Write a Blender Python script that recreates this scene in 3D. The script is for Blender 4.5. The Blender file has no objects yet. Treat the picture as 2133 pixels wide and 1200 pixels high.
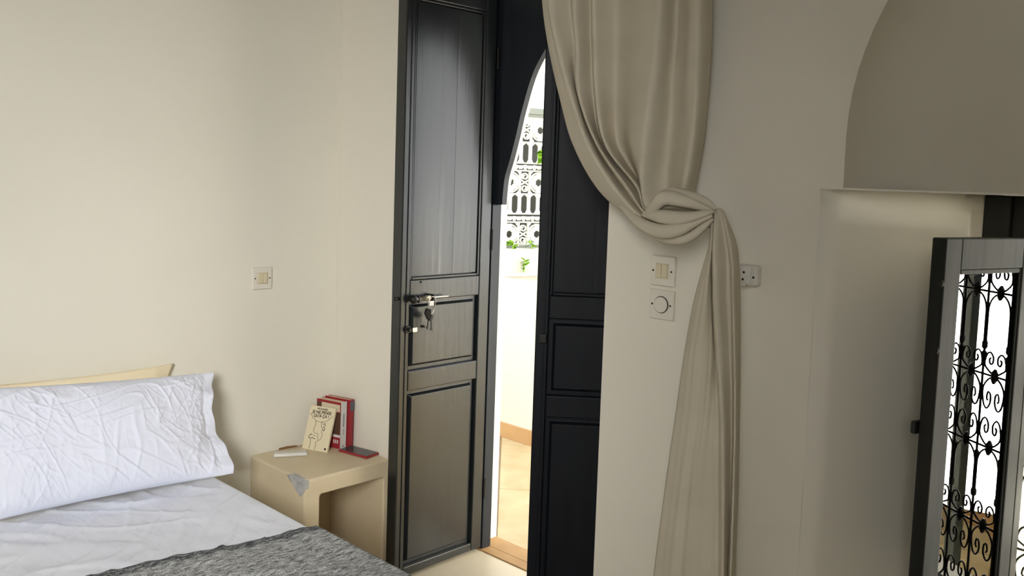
import bpy, bmesh, math, random
from math import sin, cos, pi, sqrt, radians
from mathutils import Vector, Matrix, noise
from mathutils.geometry import tessellate_polygon

random.seed(7)
S = bpy.context.scene
COL = S.collection

# ------------------------------------------------------------------ camera
CAM_POS = Vector((2.985, -2.058, 1.5))
YAW, PITCH, ROLL, FPX, CY = 2.3448, 0.0808, 0.0339, 1866.8, 522.0
fwd = Vector((cos(YAW)*cos(PITCH), sin(YAW)*cos(PITCH), -sin(PITCH)))
rgt = Vector((sin(YAW), -cos(YAW), 0))
up = rgt.cross(fwd)
r2 = cos(ROLL)*rgt + sin(ROLL)*up
u2 = -sin(ROLL)*rgt + cos(ROLL)*up
cd = bpy.data.cameras.new('camera')
cam = bpy.data.objects.new('camera', cd)
COL.objects.link(cam)
m3 = Matrix((r2, u2, -fwd)).transposed()
cam.matrix_world = Matrix.Translation(CAM_POS) @ m3.to_4x4()
cd.sensor_width = 36
cd.lens = FPX*36/2133
cd.shift_y = -(600-CY)/2133
cd.clip_start = .02
S.camera = cam

# ------------------------------------------------------------------ light
SKY = 3.0
w = bpy.data.worlds.new('world'); S.world = w; w.use_nodes = True
bg = w.node_tree.nodes['Background']
bg.inputs['Color'].default_value = (.97, .985, 1, 1)
bg.inputs['Strength'].default_value = SKY

def area(name, loc, target, sx, sy, power, color=(1, 1, 1), portal=False):
    l = bpy.data.lights.new(name, 'AREA'); l.shape = 'RECTANGLE'
    l.size = sx; l.size_y = sy; l.energy = power; l.color = color
    l.cycles.is_portal = portal
    o = bpy.data.objects.new(name, l); COL.objects.link(o)
    d = Vector(target)-Vector(loc)
    o.matrix_world = Matrix.Translation(loc) @ d.to_track_quat('-Z', 'Y').to_matrix().to_4x4()
    return o
# portals only guide the sampling of the sky through the openings
area('door_portal', (.905, .56, 1.1), (.905, 0, 1.1), .9, 2.2, 1, portal=True)
area('window_portal', (2.712, .56, .95), (2.712, 0, .95), .8, 1.1, 1, portal=True)
# daylight: the sunlit court outside the window, then an added unseen fill lamp
area('court_daylight', (3.62, 1.20, .80), (1.2, -.9, 1.10), 1.1, 1.1, 215, (1, .95, .86))
room_light = area('room_fill_light', (3.55, -3.55, 2.2), (.25, -1.0, 1.0), 1.1, 1.2, 16, (1, .99, .97))
room_light.data.spread = radians(57)
S.view_settings.view_transform = 'Standard'
S.view_settings.look = 'None'
S.view_settings.exposure = .12
S.view_settings.gamma = 1
S.view_settings.use_curve_mapping = False
S.cycles.use_denoising = True
S.cycles.max_bounces = 10
S.cycles.diffuse_bounces = 6
S.cycles.transparent_max_bounces = 12
S.cycles.sample_clamp_indirect = 8

# ------------------------------------------------------------------ materials
def mat(name, col, rough=.6, spec=.5, metal=0, var=None, scale=6, bump=0, bscale=40, bdist=.002, stretch=None, trans=0, ior=1.5, coat=0, wear=None):
    m = bpy.data.materials.new(name); m.use_nodes = True
    nt = m.node_tree; N = nt.nodes; L = nt.links
    p = N['Principled BSDF']
    p.inputs['Base Color'].default_value = (*col, 1)
    p.inputs['Roughness'].default_value = rough
    p.inputs['Specular IOR Level'].default_value = spec
    p.inputs['Metallic'].default_value = metal
    p.inputs['IOR'].default_value = ior
    p.inputs['Transmission Weight'].default_value = trans
    p.inputs['Coat Weight'].default_value = coat
    tc = N.new('ShaderNodeTexCoord')
    mp = N.new('ShaderNodeMapping')
    L.new(tc.outputs['Object'], mp.inputs['Vector'])
    if stretch: mp.inputs['Scale'].default_value = stretch
    if var:
        n = N.new('ShaderNodeTexNoise'); n.inputs['Scale'].default_value = scale; n.inputs['Detail'].default_value = 5
        L.new(mp.outputs[0], n.inputs['Vector'])
        r = N.new('ShaderNodeValToRGB')
        r.color_ramp.elements[0].position = .3; r.color_ramp.elements[1].position = .7
        r.color_ramp.elements[0].color = (*col, 1); r.color_ramp.elements[1].color = (*var, 1)
        L.new(n.outputs['Fac'], r.inputs['Fac'])
        src = r.outputs['Color']
        if wear:
            n2 = N.new('ShaderNodeTexNoise'); n2.inputs['Scale'].default_value = wear[1]; n2.inputs['Detail'].default_value = 6
            L.new(tc.outputs['Object'], n2.inputs['Vector'])
            r2_ = N.new('ShaderNodeValToRGB'); r2_.color_ramp.elements[0].position = wear[2]; r2_.color_ramp.elements[1].position = wear[2]+.06
            L.new(n2.outputs['Fac'], r2_.inputs['Fac'])
            mx = N.new('ShaderNodeMix'); mx.data_type = 'RGBA'
            L.new(r2_.outputs['Color'], mx.inputs['Factor']); L.new(src, mx.inputs['A']); mx.inputs['B'].default_value = (*wear[0], 1)
            src = mx.outputs['Result']
        L.new(src, p.inputs['Base Color'])
    if bump:
        n = N.new('ShaderNodeTexNoise'); n.inputs['Scale'].default_value = bscale; n.inputs['Detail'].default_value = 6
        L.new(mp.outputs[0], n.inputs['Vector'])
        b = N.new('ShaderNodeBump'); b.inputs['Strength'].default_value = bump; b.inputs['Distance'].default_value = bdist
        L.new(n.outputs['Fac'], b.inputs['Height']); L.new(b.outputs[0], p.inputs['Normal'])
    return m

M = {}
M['plaster'] = mat('cream_plaster', (.755, .72, .615), .75, .3, var=(.79, .755, .65), scale=1.6, bump=.35, bscale=7, bdist=.008)
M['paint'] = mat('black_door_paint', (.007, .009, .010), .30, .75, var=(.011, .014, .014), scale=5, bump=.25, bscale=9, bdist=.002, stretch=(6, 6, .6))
M['paint_shade'] = mat('shade_black_door_paint', (.004, .005, .008), .5, .22, var=(.006, .008, .011), scale=5, bump=.2, bscale=9, stretch=(6, 6, .6))  # same door paint, with the right leaf's shade put into its colour
M['paint_dark'] = mat('black_frame_paint', (.008, .011, .015), .45, .3, var=(.012, .015, .02), scale=5, bump=.2, bscale=9, stretch=(6, 6, .6))
M['sash'] = mat('charcoal_window_paint', (.022, .024, .021), .75, .08, var=(.036, .036, .031), scale=4, bump=.3, bscale=12, stretch=(5, 5, .5))
M['ceiling_wood'] = mat('dark_ceiling_wood', (.10, .055, .03), .6, .3, var=(.15, .085, .045), scale=4, stretch=(1, 8, 1))  # dark tone chosen for the unseen ceiling to cut bounced light
M['post'] = mat('dark_green_wood_paint', (.030, .040, .036), .5, .4, var=(.045, .055, .050), scale=5, bump=.2, bscale=10, stretch=(5, 5, .5))
M['iron'] = mat('black_iron', (.02, .022, .022), .5, .5, metal=.3)
M['steel'] = mat('dull_steel', (.62, .60, .55), .28, .5, metal=1)
M['darkmetal'] = mat('dark_lock_metal', (.03, .03, .028), .35, .5, metal=.6)
M['tadelakt'] = mat('beige_tadelakt', (.60, .50, .33), .42, .5, var=(.70, .60, .42), scale=5, bump=.3, bscale=8, bdist=.004)
M['bare'] = mat('bare_grey_concrete', (.33, .33, .33), .9, .2, var=(.5, .49, .47), scale=30, bump=.8, bscale=60, bdist=.004)
M['floor_in'] = mat('cream_polished_floor', (.62, .54, .40), .35, .5, var=(.70, .62, .47), scale=3, bump=.2, bscale=10)
M['tile'] = mat('sandy_terrace_tile', (.43, .33, .18), .6, .4, var=(.55, .46, .29), scale=6, bump=.3, bscale=15)
M['grout'] = mat('tile_grout', (.30, .22, .14), .9, .2)
M['terracotta'] = mat('terracotta_skirting', (.38, .22, .09), .6, .4, var=(.46, .28, .12), scale=8)
M['white_wall'] = mat('white_lime_wall', (.62, .60, .51), .85, .2, var=(.58, .56, .48), scale=3, bump=.3, bscale=8, bdist=.006)
M['shade_wall'] = mat('dark_court_wall', (.055, .055, .046), .9, .2, var=(.085, .082, .07), scale=3)  # the wall's shade is put into its dark colour
M['rail_grey'] = mat('grey_green_rail', (.22, .24, .20), .6, .4)
M['white_metal'] = mat('white_painted_iron', (.80, .79, .70), .5, .5)
M['leaf'] = mat('bright_leaf', (.30, .52, .02), .5, .4, var=(.20, .42, .02), scale=20)
M['linen'] = mat('natural_linen', (.53, .48, .375), .9, .15, var=(.58, .53, .42), scale=3, bump=.5, bscale=160, bdist=.0006, stretch=(1, 1, 3))
M['sheet'] = mat('white_cotton_sheet', (.83, .86, .95), .85, .2, var=(.86, .89, .97), scale=3, bump=.5, bscale=9, bdist=.010, stretch=(1, 2.2, 1))
M['pillow'] = mat('white_pillowcase', (.77, .80, .91), .85, .2, var=(.80, .83, .93), scale=3, bump=.4, bscale=34, bdist=.004)
M['cream'] = mat('cream_pillowcase', (.80, .68, .44), .85, .2, var=(.84, .75, .55), scale=6, bump=.4, bscale=20, bdist=.006)
M['ivory'] = mat('ivory_plastic', (.74, .70, .60), .35, .5)
M['yellowed'] = mat('yellowed_plastic', (.66, .59, .40), .4, .5)
M['greyplastic'] = mat('pale_grey_plastic', (.66, .64, .56), .4, .5)
M['hole'] = mat('dark_recess', (.02, .018, .014), .8, .2)
M['page'] = mat('book_pages', (.62, .54, .38), .9, .1)
M['creamcover'] = mat('cream_book_cover', (.72, .64, .44), .5, .4)
M['ink'] = mat('black_ink', (.03, .025, .02), .6, .2)
M['red'] = mat('red_book_cover', (.30, .02, .028), .45, .4)
M['brown'] = mat('brown_print', (.10, .05, .03), .5, .4)
M['spine'] = mat('white_spine', (.66, .65, .62), .5, .4)
M['greyprint'] = mat('grey_print', (.12, .13, .16), .6, .2)
M['white_plastic'] = mat('white_plastic', (.72, .71, .66), .3, .5)
M['glassblack'] = mat('phone_glass', (.05, .052, .06), .18, .5)
M['stick'] = mat('brown_stick_wood', (.22, .11, .04), .7, .3)

def glass(name, ior):
    m = bpy.data.materials.new(name); m.use_nodes = True
    N = m.node_tree.nodes; L = m.node_tree.links
    for n in list(N):
        if n.type != 'OUTPUT_MATERIAL': N.remove(n)
    t = N.new('ShaderNodeBsdfTransparent'); t.inputs[0].default_value = (.25, .27, .26, 1)
    g = N.new('ShaderNodeBsdfGlossy'); g.inputs['Roughness'].default_value = .0
    f = N.new('ShaderNodeFresnel'); f.inputs['IOR'].default_value = ior
    x = N.new('ShaderNodeMixShader')
    L.new(f.outputs[0], x.inputs[0]); L.new(t.outputs[0], x.inputs[1]); L.new(g.outputs[0], x.inputs[2])
    L.new(x.outputs[0], N['Material Output'].inputs[0])
    return m
M['glass'] = glass('window_glass', 2.0)

def throw_mat():
    m = bpy.data.materials.new('grey_woven_throw'); m.use_nodes = True
    N = m.node_tree.nodes; L = m.node_tree.links; p = N['Principled BSDF']
    p.inputs['Roughness'].default_value = .95; p.inputs['Specular IOR Level'].default_value = .1
    tc = N.new('ShaderNodeTexCoord')
    mp = N.new('ShaderNodeMapping'); mp.inputs['Scale'].default_value = (260, 420, 200); L.new(tc.outputs['Object'], mp.inputs[0])
    n = N.new('ShaderNodeTexNoise'); n.inputs['Scale'].default_value = 1; n.inputs['Detail'].default_value = 2; L.new(mp.outputs[0], n.inputs['Vector'])
    mp2 = N.new('ShaderNodeMapping'); mp2.inputs['Scale'].default_value = (150, 34, 30); mp2.inputs['Rotation'].default_value = (0, 0, .12); L.new(tc.outputs['Object'], mp2.inputs[0])
    n2 = N.new('ShaderNodeTexNoise'); n2.inputs['Scale'].default_value = 1; n2.inputs['Detail'].default_value = 3; L.new(mp2.outputs[0], n2.inputs['Vector'])
    # the woven border along the throw's first edge is darker
    sx = N.new('ShaderNodeSeparateXYZ'); L.new(tc.outputs['Object'], sx.inputs[0])
    xy = N.new('ShaderNodeMath'); xy.operation = 'MULTIPLY_ADD'; xy.inputs[1].default_value = -.143; L.new(sx.outputs['Y'], xy.inputs[0]); L.new(sx.outputs['X'], xy.inputs[2])
    bd = N.new('ShaderNodeMapRange'); bd.inputs['From Min'].default_value = .918; bd.inputs['From Max'].default_value = .945
    bd.inputs['To Min'].default_value = -.10; bd.inputs['To Max'].default_value = 0; L.new(xy.outputs[0], bd.inputs['Value'])
    a = N.new('ShaderNodeMath'); a.operation = 'MULTIPLY_ADD'; a.inputs[1].default_value = .55; L.new(n2.outputs['Fac'], a.inputs[0])
    b2 = N.new('ShaderNodeMath'); b2.operation = 'MULTIPLY'; b2.inputs[1].default_value = .45; L.new(n.outputs['Fac'], b2.inputs[0]); L.new(b2.outputs[0], a.inputs[2])
    c = N.new('ShaderNodeMath'); c.operation = 'ADD'; L.new(a.outputs[0], c.inputs[0]); L.new(bd.outputs[0], c.inputs[1])
    r = N.new('ShaderNodeValToRGB'); r.color_ramp.elements[0].position = .38; r.color_ramp.elements[1].position = .60
    r.color_ramp.elements[0].color = (.07, .075, .085, 1); r.color_ramp.elements[1].color = (.66, .68, .67, 1)
    L.new(c.outputs[0], r.inputs[0]); L.new(r.outputs[0], p.inputs['Base Color'])
    b = N.new('ShaderNodeBump'); b.inputs['Strength'].default_value = .6; b.inputs['Distance'].default_value = .003
    L.new(a.outputs[0], b.inputs['Height']); L.new(b.outputs[0], p.inputs['Normal'])
    return m
M['throw'] = throw_mat()

# ------------------------------------------------------------------ helpers
def world_of(o):
    m = o.matrix_basis.copy()
    while o.parent:
        o = o.parent; m = o.matrix_basis @ m
    return m

def obj(name, bm, m, parent=None, local=False, smooth=False, bevel=0, solid=0, sub=0, segs=2, angle=35, fix=True):
    me = bpy.data.meshes.new(name)
    if fix: bmesh.ops.recalc_face_normals(bm, faces=bm.faces)
    bm.to_mesh(me); bm.free()
    for x in (m if isinstance(m, (list, tuple)) else [m]): me.materials.append(x)
    o = bpy.data.objects.new(name, me); COL.objects.link(o)
    if parent:
        if not local: me.transform(world_of(parent).inverted())
        o.parent = parent
    if smooth:
        for p in me.polygons: p.use_smooth = True
    if solid:
        d = o.modifiers.new('solid', 'SOLIDIFY'); d.thickness = solid; d.offset = 0
    if bevel:
        b = o.modifiers.new('bevel', 'BEVEL'); b.width = bevel; b.segments = segs; b.limit_method = 'ANGLE'; b.angle_limit = radians(angle)
        b.harden_normals = False
    if sub:
        s = o.modifiers.new('sub', 'SUBSURF'); s.levels = sub; s.render_levels = sub
    return o

def thing(name, label, cat, loc=(0, 0, 0), rotz=0, group=None):
    o = bpy.data.objects.new(name, None); COL.objects.link(o)
    o.location = loc; o.rotation_euler = (0, 0, rotz); o.empty_display_size = .05
    if label: o['label'] = label
    if cat: o['category'] = cat
    if group: o['group'] = group
    return o
def tag(o, label, cat, group=None):
    o['label'] = label; o['category'] = cat
    if group: o['group'] = group
    return o
def struct(o, label=None):
    o['kind'] = 'structure'
    if label: o['label'] = label
    return o

def box(bm, x0, x1, y0, y1, z0, z1):
    v = [bm.verts.new(c) for c in ((x0,y0,z0),(x1,y0,z0),(x1,y1,z0),(x0,y1,z0),(x0,y0,z1),(x1,y0,z1),(x1,y1,z1),(x0,y1,z1))]
    for f in ((3,2,1,0),(4,5,6,7),(0,1,5,4),(1,2,6,5),(2,3,7,6),(3,0,4,7)): bm.faces.new([v[i] for i in f])
    return v
def bxm(*a):
    bm = bmesh.new(); box(bm, *a); return bm
def prism(bm, outer, holes, a0, a1, axis='y'):
    """polygon in the x-z plane (axis y) or x-y plane (axis z), extruded from a0 to a1; holes allowed"""
    loops = [outer]+holes
    def P(p, a): return (p[0], a, p[1]) if axis == 'y' else ((p[0], p[1], a) if axis == 'z' else (a, p[0], p[1]))
    flat = [p for l in loops for p in l]
    tris = tessellate_polygon([[Vector((p[0], p[1], 0)) for p in l] for l in loops])
    A = [bm.verts.new(P(p, a0)) for p in flat]; B = [bm.verts.new(P(p, a1)) for p in flat]
    for t in tris:
        try:
            bm.faces.new([A[i] for i in t]); bm.faces.new([B[i] for i in reversed(t)])
        except ValueError: pass
    k = 0
    for l in loops:
        n = len(l)
        for i in range(n):
            j = (i+1) % n
            bm.faces.new((A[k+i], A[k+j], B[k+j], B[k+i]))
        k += n
    bmesh.ops.dissolve_limit(bm, angle_limit=.001, verts=bm.verts, edges=bm.edges)
def tube(bm, pts, r, n=8, cap=True, flat=None):
    """r: radius or list; flat: (rx scale) ignored"""
    pts = [Vector(p) for p in pts]; rs = r if isinstance(r, (list, tuple)) else [r]*len(pts)
    rings = []; prev = None
    for i, p in enumerate(pts):
        t = (pts[min(i+1, len(pts)-1)]-pts[max(i-1, 0)]).normalized()
        if prev is None:
            a = t.orthogonal().normalized()
        else:
            a = (prev - t*prev.dot(t)).normalized()
        prev = a; b = t.cross(a)
        rings.append([bm.verts.new(p+(a*cos(2*pi*k/n)+b*sin(2*pi*k/n))*rs[i]) for k in range(n)])
    for i in range(len(rings)-1):
        for k in range(n):
            bm.faces.new((rings[i][k], rings[i][(k+1) % n], rings[i+1][(k+1) % n], rings[i+1][k]))
    if cap:
        bm.faces.new(list(reversed(rings[0]))); bm.faces.new(rings[-1])
def tubm(pts, r, n=8, cap=True):
    bm = bmesh.new(); tube(bm, pts, r, n, cap); return bm
def ribbon(bm, pts, w, a0, a1, axis='y', closed=False):
    """flat bar: planar polyline (x,z) of width w, depth a0..a1 (extruded)"""
    n = len(pts); L = []; R = []
    for i, p in enumerate(pts):
        p0 = pts[(i-1) % n] if (closed or i > 0) else p
        p1 = pts[(i+1) % n] if (closed or i < n-1) else p
        dx, dz = p1[0]-p0[0], p1[1]-p0[1]; l = math.hypot(dx, dz) or 1
        nx, nz = -dz/l*w/2, dx/l*w/2
        L.append((p[0]+nx, p[1]+nz)); R.append((p[0]-nx, p[1]-nz))
    def P(p, a): return bm.verts.new((p[0], a, p[1]) if axis == 'y' else (p[0], p[1], a))
    V = [(P(L[i], a0), P(R[i], a0), P(R[i], a1), P(L[i], a1)) for i in range(n)]
    for i in range(n if closed else n-1):
        a, b = V[i], V[(i+1) % n]
        for k in range(4): bm.faces.new((a[k], a[(k+1) % 4], b[(k+1) % 4], b[k]))
    if not closed:
        bm.faces.new(V[0]); bm.faces.new(tuple(reversed(V[-1])))
def circle(cx, cz, r, n=24, a0=0): return [(cx+r*cos(a0+2*pi*i/n), cz+r*sin(a0+2*pi*i/n)) for i in range(n)]
def spiral(cx, cz, r0, r1, a0, turns, n=26):
    return [(cx+(r0+(r1-r0)*i/n)*cos(a0+2*pi*turns*i/n), cz+(r0+(r1-r0)*i/n)*sin(a0+2*pi*turns*i/n)) for i in range(n+1)]
def cr(p0, p1, p2, p3, t):
    return .5*((2*p1)+(-p0+p2)*t+(2*p0-5*p1+4*p2-p3)*t*t+(-p0+3*p1-3*p2+p3)*t*t*t)
def spline(pts, t):
    """Catmull-Rom through pts, t in 0..1"""
    n = len(pts)-1; x = min(max(t, 0), .99999)*n; i = int(x); f = x-i
    g = lambda k: pts[min(max(k, 0), n)]
    a = g(i-1) if i > 0 else g(0)*2-g(1)
    d = g(i+2) if i+2 <= n else g(n)*2-g(n-1)
    return cr(a, g(i), g(i+1), d, f)
def grid(bm, nu, nv, fn):
    V = [[bm.verts.new(fn(i/nu, j/nv)) for j in range(nv+1)] for i in range(nu+1)]
    for i in range(nu):
        for j in range(nv): bm.faces.new((V[i][j], V[i+1][j], V[i+1][j+1], V[i][j+1]))
    return V
def dup(root):
    r = root.copy(); COL.objects.link(r)
    for ch in root.children:
        c = ch.copy(); COL.objects.link(c); c.parent = r
        for g in ch.children:
            d = g.copy(); COL.objects.link(d); d.parent = c
    return r
def link_copy(o, parent=None, loc=None):
    c = o.copy(); COL.objects.link(c)
    if parent is not None: c.parent = parent
    if loc is not None: c.location = loc
    return c
# ================================================================== the setting
CEIL = 3.1
# door opening 0.415..1.361 ; window niche centre 2.88
XC = 2.712
NL, NR = 2.003, 2*XC-2.003
AR = .655; AZ = 1.62
arch_f = [(XC-AR*cos(a), AZ+AR*sin(a)) for a in [pi*i/40 for i in range(41)]]
LEDGE = 1.500
front_hole = [(NL, .36), (NR, .36), (NR, LEDGE), (XC+AR, LEDGE)] + list(reversed(arch_f)) + [(XC-AR, LEDGE), (NL, LEDGE)]
WX0, WX1 = -.25, 5.85
outer = [(WX0, -.15), (.415, -.15), (.415, 2.42), (1.361, 2.42), (1.361, -.15), (WX1, -.15), (WX1, CEIL+.2), (WX0, CEIL+.2)]
bm = bmesh.new(); prism(bm, outer, [front_hole], 0, .36)
wall_back = obj('wall_back', bm, M['plaster'], bevel=.007, segs=3)
struct(wall_back, 'cream plastered wall with the door and the deep window niche')

# outer skin of the same wall, with the arched masonry opening of the door
ARCH = [(.518, 1.395), (.521, 1.445), (.529, 1.505), (.555, 1.578), (.582, 1.666), (.607, 1.756), (.660, 1.896), (.739, 1.999), (.820, 2.057), (.908, 2.085)]
def archcurve(pts, n=40):
    pts = [Vector(p) for p in pts]
    L = [tuple(spline(pts, i/n)) for i in range(n+1)]
    return L, [(2*.908-x, z) for x, z in reversed(L)][1:]
L, R = archcurve([(.422, 1.40), (.437, 1.48), (.463, 1.56), (.496, 1.666), (.524, 1.76), (.578, 1.905), (.658, 2.02), (.76, 2.09), (.908, 2.125)])
hole_w = [(2.30, .40), (2*XC-2.30, .40), (2*XC-2.30, 1.475), (2.30, 1.475)]
outer2 = [(WX0, -.15), (.42, -.15)] + L + R + [(2*.908-.42, -.15), (WX1, -.15), (WX1, CEIL+.2), (WX0, CEIL+.2)]
bm = bmesh.new(); prism(bm, outer2, [hole_w], .4405, .53)
struct(obj('wall_outer', bm, M['white_wall'], bevel=.006), 'white outer skin of the wall around door and window')
# filler between both skins, around the openings
bm = bmesh.new()
box(bm, WX0, .4145, .36, .4405, -.15, CEIL+.2); box(bm, 1.361, 2.255, .36, .4405, -.15, CEIL+.2); box(bm, .415, 1.361, .36, .4405, 2.30, CEIL+.2)
box(bm, 2.255, WX1, .372, .4405, 1.50, CEIL+.2); box(bm, 2.255, WX1, .36, .4405, -.15, .38); box(bm, 2*XC-2.255, WX1, .36, .4405, .38, 1.5)
struct(obj('trim_1', bm, M['plaster']), 'inner core of the thick wall between its two faces')

# splayed jambs, sill and soffit of the window niche
bm = bmesh.new()
BL, BR = 2.268, 2*XC-2.268
bm = bmesh.new(); nL = 8; nZ = 24
def jl(s):
    def f(u, v):
        x = 2.0035+(2.298-2.0035)*u; z = .36+v*1.1395
        wv = .004*noise.noise(Vector((u*2, z*2.5, 3)))
        return (XC+s*(XC-x-wv)*1.0, .372*u, z)
    return f
grid(bm, nL, nZ, jl(-1)); grid(bm, nL, nZ, jl(1))
struct(obj('trim_2', bm, M['plaster'], smooth=True, solid=.004), 'splayed plaster jamb of the window niche')
bm = bmesh.new()
prism(bm, [(NL, .001), (NR, .001), (BR, .36), (BL, .36)], [], .32, .365, axis='z')
struct(obj('trim_3', bm, M['plaster'], bevel=.004), 'plaster sill of the window niche')
bm = bmesh.new()
prism(bm, [(NL, .002), (NR, .002), (BR, .372), (BL, .372)], [], 1.4985, 1.503, axis='z')
struct(obj('trim_4', bm, M['plaster']), 'thin plaster ledge between window niche and arched recess')
# shallow shell above the ledge (front arch closing smoothly towards the back)
prof = [Vector((XC-AR, LEDGE))] + [Vector(p) for p in arch_f] + [Vector((XC+AR, LEDGE))]
bm = bmesh.new()
cz = 1.50
def shell(u, v):
    k = u*(len(prof)-1); i = min(int(k), len(prof)-2); p = prof[i].lerp(prof[i+1], k-i)
    a = v*pi/2; s = cos(a)**.75; y = .366*sin(a)**.85
    return (XC+(p.x-XC)*s, y, cz+(p.y-cz)*s)
grid(bm, 84, 26, shell)
bmesh.ops.remove_doubles(bm, verts=bm.verts, dist=.0005)
struct(obj('trim_5', bm, M['plaster'], smooth=True), 'smooth arched recess above the window niche')

# left wall, other walls, ceiling, floors
struct(obj('wall_left', bxm(-.25, 0, -3.8, -.0005, -.15, CEIL+.2), M['plaster']), 'cream wall behind the bed')
bm = bmesh.new(); prism(bm, [(.0005, -.15), (5.5995, -.15), (5.5995, CEIL+.2), (.0005, CEIL+.2)], [[(2.9, 1.45), (4.2, 1.45), (4.2, 2.95), (2.9, 2.95)]], -3.8, -3.6)
struct(obj('wall_front', bm, M['plaster']))
struct(obj('wall_right', bxm(5.6, 5.85, -3.8, -.0005, -.15, CEIL+.2), M['plaster']))
struct(obj('ceiling', bxm(.0005, 5.5995, -3.5995, -.0005, CEIL, CEIL+.2), M['ceiling_wood']))
struct(obj('floor', bxm(.0005, 5.5995, -3.5995, -.0005, -.15, 0), M['floor_in']))
bm = bmesh.new(); box(bm, .4155, 1.3605, .0, .3855, -.15, -.0005)
struct(obj('trim_6', bm, M['floor_in']), 'cream floor inside the door reveal')
bm = bmesh.new(); box(bm, .4205, 1.3955, .4405, .53, -.15, .004); box(bm, .4205, 1.3605, .386, .4405, -.15, .004)
struct(obj('trim_7', bm, M['terracotta'], bevel=.003), 'terracotta threshold strip under the door')
# unseen window added behind the camera, where the fill lamp stands
fill_win = struct(thing('fill_window', None, None, (3.55, -3.7, 1.45)))
for a in ((2.9, 2.96), (3.52, 3.58), (4.14, 4.2)): obj('frame_post', bxm(a[0]+.0005, a[1]-.0005, -3.73, -3.67, 1.451, 2.949), M['paint_dark'], fill_win)
for a in ((1.451, 1.51), (2.89, 2.949)): obj('frame_rail', bxm(2.902, 4.198, -3.728, -3.672, *a), M['paint_dark'], fill_win)

# ---- terrace outside the door
terr = struct(thing('terrace_floor', None, None, (0, 1, 0)), 'sandy tiled terrace floor outside the door')
obj('bed_mortar', bxm(-3.2, 5.9, .5305, 1.60, -.15, -.006), M['grout'], terr)
o0 = Vector((.009, .947)); du = Vector((.715, .699)); dv = Vector((-.699, .715)); T = .74
tile0 = None; gap = .006
def clip(poly, axis, val, keep_less):
    out = []
    for i in range(len(poly)):
        a, b = poly[i], poly[(i+1) % len(poly)]
        ia = (a[axis] <= val) == keep_less; ib = (b[axis] <= val) == keep_less
        if ia: out.append(a)
        if ia != ib:
            t = (val-a[axis])/(b[axis]-a[axis]); out.append((a[0]+(b[0]-a[0])*t, a[1]+(b[1]-a[1])*t))
    return out
for i in range(-5, 7):
    for j in range(-6, 6):
        q = [o0+du*(i*T+a)+dv*(j*T+b) for a, b in ((gap, gap), (T-gap, gap), (T-gap, T-gap), (gap, T-gap))]
        poly = [(p.x, p.y) for p in q]
        for ax, val, kl in ((1, .5315, False), (1, 1.574, True), (0, -3.0, False), (0, 5.8, True)):
            poly = clip(poly, ax, val, kl)
            if len(poly) < 3: break
        if len(poly) < 3: continue
        area_ = abs(sum(poly[k][0]*poly[(k+1) % len(poly)][1]-poly[(k+1) % len(poly)][0]*poly[k][1] for k in range(len(poly))))/2
        if area_ < .002: continue
        bm = bmesh.new(); prism(bm, poly, [], -.02, random.uniform(-.001, .001), axis='z')
        obj('tile', bm, M['tile'], terr, bevel=.002, segs=1)
par = struct(thing('parapet', None, None, (0, 1.7, 0)), 'low white parapet wall along the terrace')
bm = bmesh.new(); box(bm, -3.2, 5.9, 1.5855, 1.88, -1.5, .885); obj('wall_body', bm, M['white_wall'], par, bevel=.012, segs=3)
bm = bmesh.new(); box(bm, -3.2, 5.9, 1.575, 1.5855, -.02, .085); obj('skirting', bm, M['terracotta'], par, bevel=.002)
bm = bmesh.new(); box(bm, WX0, WX1, .5305, 1.90, 2.62, 2.80); struct(obj('terrace_shade_slab', bm, M['white_wall'], bevel=.01), 'unseen white slab added over the terrace to dim its daylight')  # unseen slab, added to cut the sky light on the terrace
# court beyond
A = Vector((-2.42, 3.60)); SD = Vector((.295, .955)).normalized(); ang = math.atan2(SD.y, SD.x)
court = struct(thing('planter_wall', None, None, (A.x, A.y, 0), ang), 'white wall across the courtyard carrying the lattice screen')
bm = bmesh.new(); box(bm, -2.2, 2.6, -.16, .55, -3, .895); obj('wall_body', bm, M['white_wall'], court, local=True, bevel=.01)
bm = bmesh.new(); box(bm, -2.2, 2.6, -.20, -.16, .665, .70); obj('cornice', bm, M['white_wall'], court, local=True, bevel=.006)
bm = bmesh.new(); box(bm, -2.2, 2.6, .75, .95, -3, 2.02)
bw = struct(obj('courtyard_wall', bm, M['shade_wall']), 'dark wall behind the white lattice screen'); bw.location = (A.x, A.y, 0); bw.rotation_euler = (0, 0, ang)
struct(obj('courtyard_floor', bxm(-9, 12, 1.88, 14, -3.2, -3), M['tile']), 'paved courtyard far below')
# ================================================================== doors
FY0, FY1 = .392, .4400
frame = struct(thing('trim_8', None, None, (.9, FY0, 0)), 'black painted wooden door frame with a pointed arch board')
Lb, Rb = archcurve(ARCH)
bm = bmesh.new()
prism(bm, [(.4195, 1.395), ] + Lb + Rb + [(2*.908-.4195, 1.395), (2*.908-.4195, 2.28), (.4195, 2.28)], [], .402, .428)
obj('arch_board', bm, M['paint_dark'], frame, bevel=.002, segs=1)
for s in (0, 1):
    x0, x1 = (.4195, .478) if s == 0 else (1.338, 1.3965)
    obj('post', bxm(x0, x1, FY0, FY1, .005, 1.3945), M['paint_dark'], frame, bevel=.003)
obj('lintel', bxm(.4195, 1.3965, FY0, FY1, 2.2805, 2.335), M['paint_dark'], frame, bevel=.003)

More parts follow.
